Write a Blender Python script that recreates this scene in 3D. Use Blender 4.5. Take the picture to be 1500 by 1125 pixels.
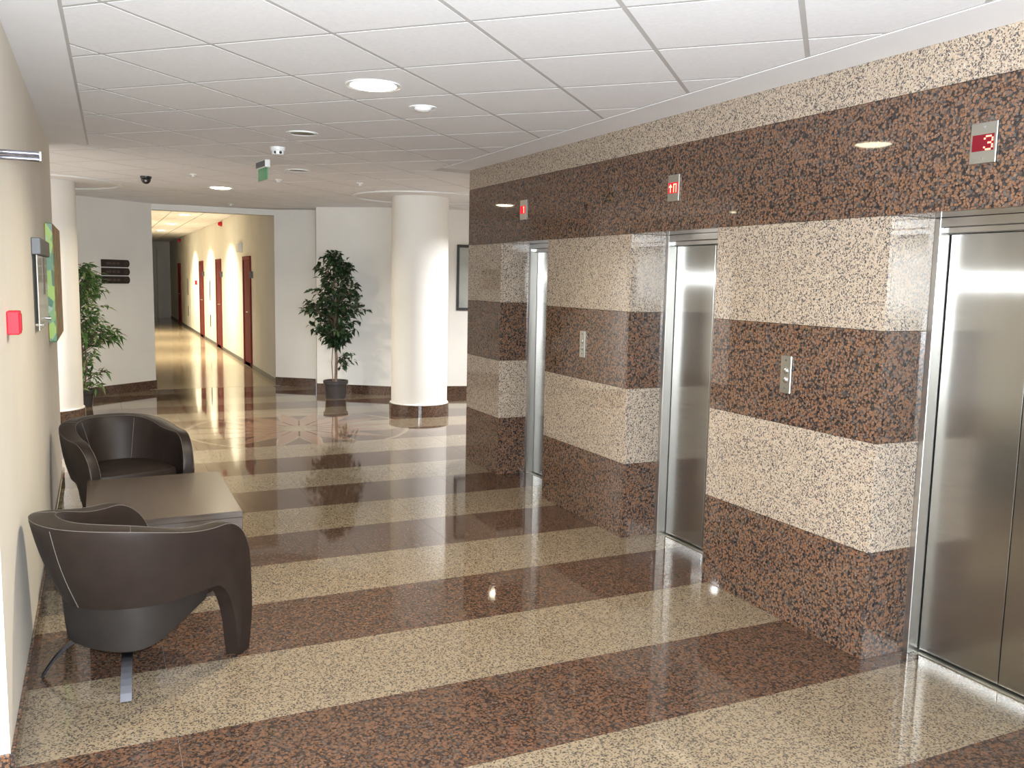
import bpy, math, random
from math import sin, cos, pi, radians, sqrt, atan2
from mathutils import Vector, Matrix

for _o in list(bpy.data.objects):
    bpy.data.objects.remove(_o)
SC = bpy.context.scene
COL = SC.collection

# ------------------------------------------------------------------ camera
CAM_H = 1.70
FPX, YAW, PITCH, ROLL = 1272.0, 0.444, 0.1190, 0.0205
cam_data = bpy.data.cameras.new('camera')
cam_data.sensor_fit = 'HORIZONTAL'
cam_data.sensor_width = 36.0
cam_data.lens = FPX / 1500.0 * 36.0
cam_data.clip_start = 0.05
cam = bpy.data.objects.new('camera', cam_data)
COL.objects.link(cam)
_F = Vector((sin(YAW) * cos(PITCH), cos(YAW) * cos(PITCH), -sin(PITCH)))
_R = Vector((cos(YAW), -sin(YAW), 0.0))
_U = _R.cross(_F)
_r = cos(ROLL) * _R + sin(ROLL) * _U
_u = -sin(ROLL) * _R + cos(ROLL) * _U
cam.matrix_world = Matrix(((_r.x, _u.x, -_F.x, 0.0), (_r.y, _u.y, -_F.y, 0.0), (_r.z, _u.z, -_F.z, CAM_H), (0, 0, 0, 1)))
SC.camera = cam

# ------------------------------------------------------------------ world, exposure, large lights
world = bpy.data.worlds.new('world')
SC.world = world
world.use_nodes = True
world.node_tree.nodes['Background'].inputs['Color'].default_value = (0.6, 0.7, 0.85, 1)
world.node_tree.nodes['Background'].inputs['Strength'].default_value = 0.05
SC.view_settings.view_transform = 'Standard'
SC.view_settings.look = 'None'
SC.view_settings.gamma = 1.0
SC.view_settings.use_curve_mapping = False
SC.view_settings.exposure = 0.14
SC.cycles.caustics_reflective = False
SC.cycles.caustics_refractive = False

WARM = (1.0, 0.88, 0.66)
YELLOW = (1.0, 0.92, 0.68)
COOL = (0.95, 0.97, 1.0)
FLASH_W = 900.0
LAMP_W = 42.0
CORR_W = 80.0
DAY_W = 420.0
BAY_FILL_W = 165.0


def light(name, kind, loc, energy, color, **kw):
    d = bpy.data.lights.new(name, kind)
    d.energy = energy
    d.color = color
    for k, v in kw.items():
        setattr(d, k, v)
    o = bpy.data.objects.new(name, d)
    o.location = loc
    COL.objects.link(o)
    return o


# the flash of the camera that took the picture, just above the lens
fl = light('camera_flash', 'SPOT', (0.0, 0.0, CAM_H + 0.07), FLASH_W, (0.86, 0.93, 1.0), spot_size=radians(135), spot_blend=0.35, shadow_soft_size=0.03)
fl.rotation_euler = cam.matrix_world.to_euler()

# daylight through the glazed entrance in the wall behind the photographer (its frame is built further down)
dl = light('entrance_daylight', 'AREA', (0.3, -4.12, 1.35), DAY_W, (0.80, 0.90, 1.0), shape='RECTANGLE', size=4.2, size_y=2.2, spread=radians(170))
dl.rotation_euler = (radians(90), 0, 0)

# ------------------------------------------------------------------ mesh helper


class MB:
    def __init__(self):
        self.v, self.f = [], []

    def add(self, vs, fs):
        n = len(self.v)
        self.v += [tuple(p) for p in vs]
        self.f += [tuple(i + n for i in q) for q in fs]
        return self

    def box(self, x0, y0, z0, x1, y1, z1):
        return self.add([(x0, y0, z0), (x1, y0, z0), (x1, y1, z0), (x0, y1, z0), (x0, y0, z1), (x1, y0, z1), (x1, y1, z1), (x0, y1, z1)],
                        [(3, 2, 1, 0), (4, 5, 6, 7), (0, 1, 5, 4), (1, 2, 6, 5), (2, 3, 7, 6), (3, 0, 4, 7)])

    def cbox(self, x0, y0, z0, x1, y1, z1, c):
        """box with chamfered edges"""
        cx, cy, cz = (x0 + x1) / 2, (y0 + y1) / 2, (z0 + z1) / 2
        hx, hy, hz = (x1 - x0) / 2, (y1 - y0) / 2, (z1 - z0) / 2
        vs, idx = [], {}
        for sx in (-1, 1):
            for sy in (-1, 1):
                for sz in (-1, 1):
                    for a in range(3):
                        p = [sx * (hx - c), sy * (hy - c), sz * (hz - c)]
                        p[a] = (sx * hx, sy * hy, sz * hz)[a]
                        idx[(sx, sy, sz, a)] = len(vs)
                        vs.append((cx + p[0], cy + p[1], cz + p[2]))
        fs = []
        q = ((-1, -1), (1, -1), (1, 1), (-1, 1))
        for a in range(3):
            b, d = (a + 1) % 3, (a + 2) % 3
            for s in (-1, 1):
                l = []
                for u, w in q:
                    k = [0, 0, 0]
                    k[a], k[b], k[d] = s, u, w
                    l.append(idx[(k[0], k[1], k[2], a)])
                fs.append(tuple(l if s > 0 else l[::-1]))
            for u in (-1, 1):
                for w in (-1, 1):
                    k0 = [0, 0, 0]
                    k1 = [0, 0, 0]
                    k0[a], k0[b], k0[d] = -1, u, w
                    k1[a], k1[b], k1[d] = 1, u, w
                    l = [idx[(*k0, b)], idx[(*k1, b)], idx[(*k1, d)], idx[(*k0, d)]]
                    fs.append(tuple(l if u * w < 0 else l[::-1]))
        for sx in (-1, 1):
            for sy in (-1, 1):
                for sz in (-1, 1):
                    l = [idx[(sx, sy, sz, a)] for a in range(3)]
                    fs.append(tuple(l if sx * sy * sz > 0 else l[::-1]))
        return self.add(vs, fs)

    def prism(self, poly, z0, z1):
        n = len(poly)
        a = sum(poly[i][0] * poly[(i + 1) % n][1] - poly[(i + 1) % n][0] * poly[i][1] for i in range(n))
        if a < 0:
            poly = poly[::-1]
        vs = [(p[0], p[1], z0) for p in poly] + [(p[0], p[1], z1) for p in poly]
        fs = [tuple(range(n - 1, -1, -1)), tuple(range(n, 2 * n))]
        fs += [(i, (i + 1) % n, n + (i + 1) % n, n + i) for i in range(n)]
        return self.add(vs, fs)

    def lathe(self, prof, c=(0, 0, 0), n=24, cap=True, axis='z'):
        """prof: list of (r, h) from bottom to top"""
        vs, fs = [], []
        for r, h in prof:
            for i in range(n):
                a = 2 * pi * i / n
                p = (r * cos(a), r * sin(a), h)
                if axis == 'x':
                    p = (h, r * cos(a), r * sin(a))
                elif axis == 'y':
                    p = (r * sin(a), h, r * cos(a))
                vs.append((c[0] + p[0], c[1] + p[1], c[2] + p[2]))
        for k in range(len(prof) - 1):
            for i in range(n):
                j = (i + 1) % n
                fs.append((k * n + i, k * n + j, (k + 1) * n + j, (k + 1) * n + i))
        if cap:
            fs.append(tuple(range(n - 1, -1, -1)))
            m = (len(prof) - 1) * n
            fs.append(tuple(range(m, m + n)))
        return self.add(vs, fs)

    def tube(self, pts, r, n=8, r1=None):
        pts = [Vector(p) for p in pts]
        m = len(pts)
        vs, fs = [], []
        up = None
        for k in range(m):
            t = (pts[min(k + 1, m - 1)] - pts[max(k - 1, 0)]).normalized()
            if up is None:
                up = Vector((0, 0, 1)) if abs(t.z) < 0.9 else Vector((1, 0, 0))
            s = t.cross(up).normalized()
            up = s.cross(t).normalized()
            rr = r if r1 is None else r + (r1 - r) * k / (m - 1)
            for i in range(n):
                a = 2 * pi * i / n
                vs.append(pts[k] + s * (rr * cos(a)) + up * (rr * sin(a)))
        for k in range(m - 1):
            for i in range(n):
                j = (i + 1) % n
                fs.append((k * n + i, (k + 1) * n + i, (k + 1) * n + j, k * n + j))
        fs.append(tuple(range(n)))
        fs.append(tuple(range(m * n - 1, (m - 1) * n - 1, -1)))
        return self.add(vs, fs)

    def build(self, name, mat=None, parent=None, smooth=False):
        me = bpy.data.meshes.new(name)
        me.from_pydata(self.v, [], self.f)
        me.validate()
        me.update()
        if smooth:
            for p in me.polygons:
                p.use_smooth = True
            if smooth != 'all':
                try:
                    me.set_sharp_from_angle(angle=radians(40))
                except Exception:
                    pass
        if mat:
            me.materials.append(mat)
        return place(name, me, parent)


def place(name, me, parent=None, loc=None, rotz=0.0):
    o = bpy.data.objects.new(name, me)
    COL.objects.link(o)
    if parent:
        o.parent = parent
    if loc is not None:
        o.location = loc
    if rotz:
        o.rotation_euler = (0, 0, rotz)
    return o


def thing(name, label, cat, loc=(0, 0, 0), rotz=0.0, group=None):
    o = bpy.data.objects.new(name, None)
    o.empty_display_size = 0.1
    COL.objects.link(o)
    o.location = loc
    o.rotation_euler = (0, 0, rotz)
    return tag(o, label, cat, group)


def tag(o, label, cat, group=None):
    o['label'] = label
    o['category'] = cat
    if group:
        o['group'] = group
    return o


def struct(o, label=None):
    o['kind'] = 'structure'
    if label:
        o['label'] = label
    return o


# ------------------------------------------------------------------ materials


def new_mat(name):
    m = bpy.data.materials.new(name)
    m.use_nodes = True
    nt = m.node_tree
    return m, nt, nt.nodes['Principled BSDF']


def N(nt, typ, **kw):
    n = nt.nodes.new(typ)
    for k, v in kw.items():
        setattr(n, k, v)
    return n


def ramp(nt, fac, stops, interp='LINEAR'):
    r = N(nt, 'ShaderNodeValToRGB')
    r.color_ramp.interpolation = interp
    els = r.color_ramp.elements
    while len(els) < len(stops):
        els.new(0.5)
    for e, (p, c) in zip(els, stops):
        e.position = p
        e.color = (c[0], c[1], c[2], 1)
    nt.links.new(fac, r.inputs['Fac'])
    return r.outputs['Color']


def mix(nt, fac, a, b, mode='MIX'):
    m = N(nt, 'ShaderNodeMix', data_type='RGBA', blend_type=mode)
    for sock, val in ((m.inputs[0], fac), (m.inputs[6], a), (m.inputs[7], b)):
        if isinstance(val, (int, float)):
            sock.default_value = val
        elif isinstance(val, tuple):
            sock.default_value = (val[0], val[1], val[2], 1)
        else:
            nt.links.new(val, sock)
    return m.outputs[2]


def plain(name, col, rough=0.5, metal=0.0, noise=0.0, nscale=8.0, bump=0.0, bscale=200.0, spec=None, coat=0.0):
    m, nt, b = new_mat(name)
    b.inputs['Base Color'].default_value = (*col, 1)
    b.inputs['Roughness'].default_value = rough
    b.inputs['Metallic'].default_value = metal
    if spec is not None:
        b.inputs['Specular IOR Level'].default_value = spec
    if coat:
        b.inputs['Coat Weight'].default_value = coat
    g = N(nt, 'ShaderNodeNewGeometry')
    if noise:
        t = N(nt, 'ShaderNodeTexNoise')
        t.inputs['Scale'].default_value = nscale
        t.inputs['Detail'].default_value = 4
        nt.links.new(g.outputs['Position'], t.inputs['Vector'])
        lo = tuple(c * (1 - noise) for c in col)
        hi = tuple(min(1, c * (1 + noise)) for c in col)
        nt.links.new(ramp(nt, t.outputs['Fac'], [(0.3, lo), (0.7, hi)]), b.inputs['Base Color'])
    if bump:
        t = N(nt, 'ShaderNodeTexNoise')
        t.inputs['Scale'].default_value = bscale
        t.inputs['Detail'].default_value = 3
        nt.links.new(g.outputs['Position'], t.inputs['Vector'])
        bp = N(nt, 'ShaderNodeBump')
        bp.inputs['Strength'].default_value = bump
        bp.inputs['Distance'].default_value = 0.002
        nt.links.new(t.outputs['Fac'], bp.inputs['Height'])
        nt.links.new(bp.outputs['Normal'], b.inputs['Normal'])
    return m


def emis(name, col, strength):
    m, nt, b = new_mat(name)
    b.inputs['Base Color'].default_value = (*col, 1)
    b.inputs['Emission Color'].default_value = (*col, 1)
    b.inputs['Emission Strength'].default_value = strength
    return m


def granite_coords(nt, warp=0.012):
    g = N(nt, 'ShaderNodeNewGeometry')
    t = N(nt, 'ShaderNodeTexNoise')
    t.inputs['Scale'].default_value = 45
    t.inputs['Detail'].default_value = 2
    nt.links.new(g.outputs['Position'], t.inputs['Vector'])
    s = N(nt, 'ShaderNodeVectorMath', operation='SUBTRACT')
    nt.links.new(t.outputs['Color'], s.inputs[0])
    s.inputs[1].default_value = (0.5, 0.5, 0.5)
    k = N(nt, 'ShaderNodeVectorMath', operation='SCALE')
    nt.links.new(s.outputs[0], k.inputs[0])
    k.inputs['Scale'].default_value = warp
    a = N(nt, 'ShaderNodeVectorMath', operation='ADD')
    nt.links.new(g.outputs['Position'], a.inputs[0])
    nt.links.new(k.outputs[0], a.inputs[1])
    return a.outputs[0]


def granite_dark(name, rough, gain=1.0, scale=90, flat=0.0):
    """brown ovoids in a dark grey matrix; flat mutes the contrast"""
    m, nt, b = new_mat(name)
    co = granite_coords(nt, 0.010)
    v = N(nt, 'ShaderNodeTexVoronoi')
    v.inputs['Scale'].default_value = scale
    v.inputs['Randomness'].default_value = 1.0
    nt.links.new(co, v.inputs['Vector'])
    sep = N(nt, 'ShaderNodeSeparateColor')
    nt.links.new(v.outputs['Color'], sep.inputs[0])
    avg = (.17, .09, .055)
    c = lambda *k: tuple((k[i] * (1 - flat) + avg[i] * flat) * gain for i in range(3))
    blob = ramp(nt, sep.outputs[0], [(0.0, c(.21, .098, .050)), (0.35, c(.275, .135, .070)), (0.6, c(.325, .168, .092)), (0.82, c(.21, .132, .09)), (1.0, c(.365, .205, .13))])
    grey = ramp(nt, sep.outputs[1], [(0.0, c(.030, .026, .025)), (0.6, c(.06, .05, .046)), (1.0, c(.17, .145, .13))])
    edge = ramp(nt, v.outputs['Distance'], [(0.48, (0, 0, 0)), (0.66, (1, 1, 1))])
    col = mix(nt, edge, blob, grey)
    dk = ramp(nt, sep.outputs[2], [(0.75, (0, 0, 0)), (0.79, (1, 1, 1))])
    col = mix(nt, dk, col, grey)
    # scattered larger ovoids
    v2 = N(nt, 'ShaderNodeTexVoronoi')
    v2.inputs['Scale'].default_value = scale * 0.42
    nt.links.new(co, v2.inputs['Vector'])
    s2 = N(nt, 'ShaderNodeSeparateColor')
    nt.links.new(v2.outputs['Color'], s2.inputs[0])
    big = ramp(nt, v2.outputs['Distance'], [(0.36, (1, 1, 1)), (0.46, (0, 0, 0))])
    pick = ramp(nt, s2.outputs[0], [(0.80, (0, 0, 0)), (0.82, (1, 1, 1))])
    both = mix(nt, 1.0, big, pick, 'MULTIPLY')
    col = mix(nt, both, col, c(.29, .155, .095))
    t = N(nt, 'ShaderNodeTexNoise')
    t.inputs['Scale'].default_value = 300
    t.inputs['Detail'].default_value = 3
    nt.links.new(co, t.inputs['Vector'])
    sp = ramp(nt, t.outputs['Fac'], [(0.36, (.40, .38, .37)), (0.54, (1.1, 1.1, 1.1))])
    col = mix(nt, 0.7 * (1 - flat), col, sp, 'MULTIPLY')
    nt.links.new(col, b.inputs['Base Color'])
    b.inputs['Roughness'].default_value = rough
    return m


def granite_light(name, rough, gain=1.0, tint=(1, 1, 1), scale=185, flat=0.0):
    m, nt, b = new_mat(name)
    co = granite_coords(nt, 0.008)
    v = N(nt, 'ShaderNodeTexVoronoi')
    v.inputs['Scale'].default_value = scale
    nt.links.new(co, v.inputs['Vector'])
    sep = N(nt, 'ShaderNodeSeparateColor')
    nt.links.new(v.outputs['Color'], sep.inputs[0])
    avg = (.52, .43, .34)
    c = lambda *k: tuple((k[i] * (1 - flat) + avg[i] * flat) * gain * tint[i] for i in range(3))
    base = ramp(nt, sep.outputs[0], [(0.0, c(.60, .48, .37)), (0.45, c(.70, .57, .45)), (0.75, c(.58, .43, .33)), (1.0, c(.76, .68, .58))])
    fleck = ramp(nt, sep.outputs[1], [(0.0, c(.09, .085, .09)), (0.6, c(.19, .17, .165)), (1.0, c(.36, .31, .28))])
    dk = ramp(nt, sep.outputs[2], [(0.665, (0, 0, 0)), (0.695, (1, 1, 1))])
    col = mix(nt, dk, base, fleck)
    t = N(nt, 'ShaderNodeTexNoise')
    t.inputs['Scale'].default_value = 330
    t.inputs['Detail'].default_value = 2
    nt.links.new(co, t.inputs['Vector'])
    sp = ramp(nt, t.outputs['Fac'], [(0.36, (.52, .51, .52)), (0.50, (1.05, 1.05, 1.05))])
    col = mix(nt, 0.6 * (1 - flat), col, sp, 'MULTIPLY')
    nt.links.new(col, b.inputs['Base Color'])
    b.inputs['Roughness'].default_value = rough
    return m


M = {}
M['plaster'] = plain('white_plaster', (0.80, 0.775, 0.72), 0.85, noise=0.03, nscale=2.0, bump=0.08, bscale=120)
M['plaster_cream'] = plain('cream_plaster', (0.80, 0.755, 0.66), 0.85, noise=0.03, nscale=2.0, bump=0.08, bscale=120)
M['ceil_plaster'] = plain('ceiling_plaster', (0.86, 0.865, 0.88), 0.9, noise=0.02, nscale=3.0)
M['ceil_tile'] = plain('mineral_ceiling_tile', (0.86, 0.865, 0.885), 0.95, noise=0.03, nscale=60, bump=0.25, bscale=350)
M['ceil_grid'] = plain('ceiling_grid_metal', (0.53, 0.52, 0.51), 0.6)
M['gr_dark'] = granite_dark('brown_granite_wall', 0.035, 0.72)
M['gr_light'] = granite_light('beige_granite_wall', 0.035, 0.69, (1, .985, .93))
M['fl_dark'] = granite_dark('brown_granite_floor', 0.05, 0.56, 95, 0.22)
M['fl_light'] = granite_light('beige_granite_floor', 0.05, 0.42, (1, .95, .79), 160, 0.12)
M['fl_mid'] = granite_dark('mid_brown_granite_floor', 0.05, 1.15, 90, 0.5)
M['fl_corr'] = granite_light('pale_corridor_floor', 0.12, 0.95, (1, .95, .80), 150, 0.5)
M['grout'] = plain('grout', (0.25, 0.22, 0.18), 0.9)
M['steel_dull'] = plain('satin_steel', (0.56, 0.55, 0.50), 0.38, 1.0)
M['chrome'] = plain('chrome', (0.75, 0.75, 0.77), 0.08, 1.0)
M['chrome_dark'] = plain('dark_chrome', (0.30, 0.30, 0.35), 0.10, 1.0)
M['leather'] = plain('brown_leather', (0.022, 0.0145, 0.0115), 0.45, spec=0.28, noise=0.12, nscale=14, bump=0.18, bscale=420)
M['leather_pan'] = plain('grey_brown_leather', (0.022, 0.018, 0.0155), 0.5, spec=0.3, noise=0.1, nscale=14, bump=0.15, bscale=420)
M['stitch'] = plain('stitching_thread', (0.13, 0.115, 0.095), 0.8)
M['leg_steel'] = plain('dark_steel', (0.055, 0.055, 0.062), 0.32, 1.0)
M['black_plastic'] = plain('black_plastic', (0.015, 0.015, 0.017), 0.25)
M['white_plastic'] = plain('white_plastic', (0.82, 0.82, 0.80), 0.4)
M['grey_plastic'] = plain('grey_plastic', (0.10, 0.105, 0.11), 0.5)
M['red_plastic'] = plain('red_plastic', (0.62, 0.02, 0.035), 0.5, spec=0.2)
M['red_door'] = plain('red_brown_door', (0.17, 0.028, 0.03), 0.8, noise=0.1, nscale=6, spec=0.2)
M['door_trim'] = plain('red_brown_door_frame', (0.20, 0.035, 0.035), 0.8, spec=0.2)
M['sign_brown'] = plain('dark_brown_sign', (0.022, 0.013, 0.010), 0.4)
M['sign_mark'] = plain('sign_faint_mark', (0.085, 0.055, 0.045), 0.5)
M['pot'] = plain('dark_plastic_pot', (0.045, 0.036, 0.034), 0.5)
M['soil'] = plain('soil', (0.03, 0.02, 0.015), 0.95)
M['trunk'] = plain('bark', (0.20, 0.13, 0.095), 0.8, noise=0.25, nscale=40)
M['frame_black'] = plain('black_picture_frame', (0.02, 0.018, 0.016), 0.4)
M['picture_grey'] = plain('grey_print', (0.36, 0.37, 0.34), 0.35, noise=0.18, nscale=3)
M['lamp_trim'] = plain('white_lamp_trim', (0.80, 0.80, 0.78), 0.35)
M['lamp_can'] = plain('lamp_reflector', (0.75, 0.74, 0.70), 0.25, 1.0)
M['vent_dark'] = plain('dark_downlight_reflector', (0.17, 0.155, 0.11), 0.35)
M['glass_dim'] = plain('frosted_glass', (0.86, 0.87, 0.88), 0.2)
M['lamp_glow'] = emis('lamp_glow', (1.0, 0.88, 0.62), 22.0)
M['lamp_glow_cool'] = emis('corridor_lamp_glow', (1.0, 0.92, 0.72), 10.0)
M['led_red'] = emis('red_led', (1.0, 0.10, 0.06), 3.0)
M['led_hot'] = emis('red_led_segment', (1.0, 0.22, 0.12), 5.0)
M['led_dim'] = plain('dark_red_window', (0.16, 0.004, 0.012), 0.2)
M['led_lit'] = emis('lit_red_window', (0.55, 0.0, 0.015), 1.0)
M['acrylic_green'] = plain('green_acrylic', (0.10, 0.38, 0.19), 0.2)
M['acrylic'] = plain('frosted_acrylic', (0.52, 0.50, 0.47), 0.12)


def leaf_mat(name, c0, c1, c2):
    m, nt, b = new_mat(name)
    g = N(nt, 'ShaderNodeNewGeometry')
    nt.links.new(ramp(nt, g.outputs['Random Per Island'], [(0.0, c0), (0.6, c1), (1.0, c2)]), b.inputs['Base Color'])
    b.inputs['Roughness'].default_value = 0.38
    return m


M['ficus'] = leaf_mat('ficus_leaf', (.008, .020, .008), (.016, .042, .015), (.045, .085, .035))
M['shrub'] = leaf_mat('shrub_leaf', (.03, .085, .02), (.075, .165, .04), (.28, .34, .13))


def wood_mat():
    m, nt, b = new_mat('dark_wood_laminate')
    g = N(nt, 'ShaderNodeNewGeometry')
    mp = N(nt, 'ShaderNodeMapping')
    mp.inputs['Scale'].default_value = (4.0, 60.0, 40.0)
    nt.links.new(g.outputs['Position'], mp.inputs['Vector'])
    t = N(nt, 'ShaderNodeTexNoise')
    t.inputs['Scale'].default_value = 1.6
    t.inputs['Detail'].default_value = 5
    nt.links.new(mp.outputs[0], t.inputs['Vector'])
    nt.links.new(ramp(nt, t.outputs['Fac'], [(0.3, (.050, .034, .024)), (0.7, (.085, .060, .042))]), b.inputs['Base Color'])
    b.inputs['Roughness'].default_value = 0.26
    return m


def steel_mat(name, col):
    """vertically brushed steel: a wide sideways streak lobe over a softer mirror lobe"""
    m, nt, b = new_mat(name)
    g = N(nt, 'ShaderNodeNewGeometry')
    mp = N(nt, 'ShaderNodeMapping')
    mp.inputs['Scale'].default_value = (300.0, 300.0, 1.2)
    nt.links.new(g.outputs['Position'], mp.inputs['Vector'])
    t = N(nt, 'ShaderNodeTexNoise')
    t.inputs['Scale'].default_value = 2.0
    t.inputs['Detail'].default_value = 2
    nt.links.new(mp.outputs[0], t.inputs['Vector'])
    c = ramp(nt, t.outputs['Fac'], [(0.3, tuple(k * 0.93 for k in col)), (0.7, col)])
    cx = N(nt, 'ShaderNodeCombineXYZ')
    cx.inputs[1].default_value = 1.0
    lobes = []
    for rough, an in ((0.22, -0.90), (0.19, -0.45)):
        gl = N(nt, 'ShaderNodeBsdfAnisotropic', distribution='GGX')
        gl.inputs['Roughness'].default_value = rough
        gl.inputs['Anisotropy'].default_value = an
        nt.links.new(c, gl.inputs['Color'])
        nt.links.new(cx.outputs[0], gl.inputs['Tangent'])
        lobes.append(gl)
    ms = N(nt, 'ShaderNodeMixShader')
    ms.inputs[0].default_value = 0.66
    nt.links.new(lobes[0].outputs[0], ms.inputs[1])
    nt.links.new(lobes[1].outputs[0], ms.inputs[2])
    nt.links.new(ms.outputs[0], nt.nodes['Material Output'].inputs['Surface'])
    nt.nodes.remove(b)
    return m


def paint_mat():
    m, nt, b = new_mat('abstract_canvas_paint')
    g = N(nt, 'ShaderNodeNewGeometry')
    mp = N(nt, 'ShaderNodeMapping')
    mp.inputs['Scale'].default_value = (10.0, 7.0, 6.0)
    nt.links.new(g.outputs['Position'], mp.inputs['Vector'])
    v = N(nt, 'ShaderNodeTexVoronoi')
    v.inputs['Scale'].default_value = 2.2
    nt.links.new(mp.outputs[0], v.inputs['Vector'])
    sep = N(nt, 'ShaderNodeSeparateColor')
    nt.links.new(v.outputs['Color'], sep.inputs[0])
    green = ramp(nt, sep.outputs[0], [(0.0, (.02, .10, .05)), (0.3, (.10, .22, .12)), (0.5, (.30, .45, .06)), (0.7, (.45, .52, .48)), (1.0, (.05, .16, .08))])
    warm = ramp(nt, sep.outputs[1], [(0.0, (.42, .28, .03)), (0.35, (.30, .06, .03)), (0.6, (.10, .17, .05)), (0.8, (.48, .36, .08)), (1.0, (.24, .03, .05))])
    s2 = N(nt, 'ShaderNodeSeparateXYZ')
    nt.links.new(g.outputs['Normal'], s2.inputs[0])
    ab = N(nt, 'ShaderNodeMath', operation='ABSOLUTE')
    nt.links.new(s2.outputs[0], ab.inputs[0])
    nt.links.new(mix(nt, ab.outputs[0], green, warm), b.inputs['Base Color'])
    b.inputs['Roughness'].default_value = 0.5
    return m


M['wood'] = wood_mat()
M['steel_door'] = steel_mat('brushed_steel_door', (.48, .465, .43))
M['steel_frame'] = plain('satin_steel_frame', (.68, .67, .65), 0.30, 1.0)
M['paint'] = paint_mat()

# ------------------------------------------------------------------ setting: dimensions
CEIL = 2.69
WX = 3.108            # face of the granite lift wall
Y_END = 7.53          # far end of the lift wall
DOORX = 3.43          # plane of the lift doors
OPEN = [(5.945, 6.80), (3.92, 4.785), (1.875, 2.745)]   # lift openings along the wall (y from, to)
BANDS = [(0.0, 0.503), (0.503, 1.006), (1.006, 1.51), (1.51, 2.012)]
LW = -0.32            # face of the left wall
LY0, LY1 = 3.20, 7.95


def wall_strip(name, pts, thick, z0, z1, mat, parent=None):
    """wall following a polyline; its thickness lies on the left of the walking direction"""
    pts = [Vector((p[0], p[1])) for p in pts]
    n = len(pts)
    off = []
    for i in range(n):
        d0 = (pts[i] - pts[i - 1]).normalized() if i else None
        d1 = (pts[i + 1] - pts[i]).normalized() if i < n - 1 else None
        n0 = Vector((-d0.y, d0.x)) if d0 else None
        n1 = Vector((-d1.y, d1.x)) if d1 else None
        if n0 is None:
            o = n1
        elif n1 is None:
            o = n0
        else:
            o = (n0 + n1)
            o = o / max(0.35, o.dot(n0)) if o.length > 1e-6 else n0
        off.append(pts[i] + o * thick)
    mb = MB()
    for i in range(n - 1):
        mb.prism([tuple(pts[i]), tuple(pts[i + 1]), tuple(off[i + 1]), tuple(off[i])], z0, z1)
    return mb.build(name, mat, parent)


# floor: grout bed carrying single granite tiles
floor = MB().box(-3.2, -4.2, -0.12, 7.2, 36.2, -0.004).build('floor', M['grout'])
struct(floor)
TX, TY = 0.60, 0.611
Y0 = 3.257            # a joint between a light strip (beyond) and a dark strip (before it)
G = 0.0008
tile_me = {}
for key in ('fl_dark', 'fl_light'):
    mb = MB().box(-TX / 2 + G, -TY / 2 + G, -0.012, TX / 2 - G, TY / 2 - G, 0.0)
    me = bpy.data.meshes.new('floor_tile_' + key)
    me.from_pydata(mb.v, [], mb.f)
    me.materials.append(M[key])
    tile_me[key] = me
RC, RR = Vector((1.98, 9.70)), 1.22      # round inlay in the hall floor
for k in range(-5, 17):
    yc = Y0 + (k + 0.5) * TY
    key = 'fl_light' if k % 2 == 0 else 'fl_dark'
    x0, x1 = (-0.39, 3.80) if yc < 7.3 else ((-1.0, 5.6) if yc < 11.0 else (-0.4, 4.4))
    n0 = math.ceil((x0 - 0.21) / TX - 0.6)
    n1 = math.floor((x1 - 0.21) / TX)
    for n in range(n0, n1 + 1):
        xc = 0.21 + (n + 0.5) * TX
        place('floor_tile', tile_me[key], floor, (xc, yc, 0.0))
# plain continuation of the strips where the photograph cannot look
for nm, xa, xb, ya, yb, flip in (('floor_tile_field', -3.2, 7.2, -4.0, Y0 - 5 * TY, 0),):
    for key in ('fl_dark', 'fl_light'):
        mb = MB()
        k = -5
        while Y0 + k * TY > ya:
            k -= 1
            if (k % 2 == 0) == (key == 'fl_light'):
                mb.box(xa, Y0 + k * TY + G, -0.012, xb, Y0 + (k + 1) * TY - G, 0.0)
        o = mb.build(nm, M[key], floor)
        o['kind'] = 'stuff'
for key in ('fl_dark', 'fl_light'):
    mb = MB()
    for k in range(6, 17):
        if (k % 2 == 0) != (key == 'fl_light'):
            continue
        ya, yb = Y0 + k * TY + G, Y0 + (k + 1) * TY - G
        yc = (ya + yb) / 2
        xs = (-0.39, 3.81) if yc < 7.3 else ((-0.99, 5.61) if yc < 11.0 else (-0.39, 4.41))
        for xa, xb in ((-3.2, xs[0] - 0.002), (xs[1] + 0.002, 7.2)):
            mb.box(xa, ya, -0.012, xb, yb, 0.0)
    o = mb.build('floor_tile_field', M[key], floor)
    o['kind'] = 'stuff'
# corridor floor
corr_floor = MB().box(0.4, 13.66, -0.012, 2.9, 36.0, 0.0005).build('floor_slab', M['fl_corr'], floor)

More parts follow.
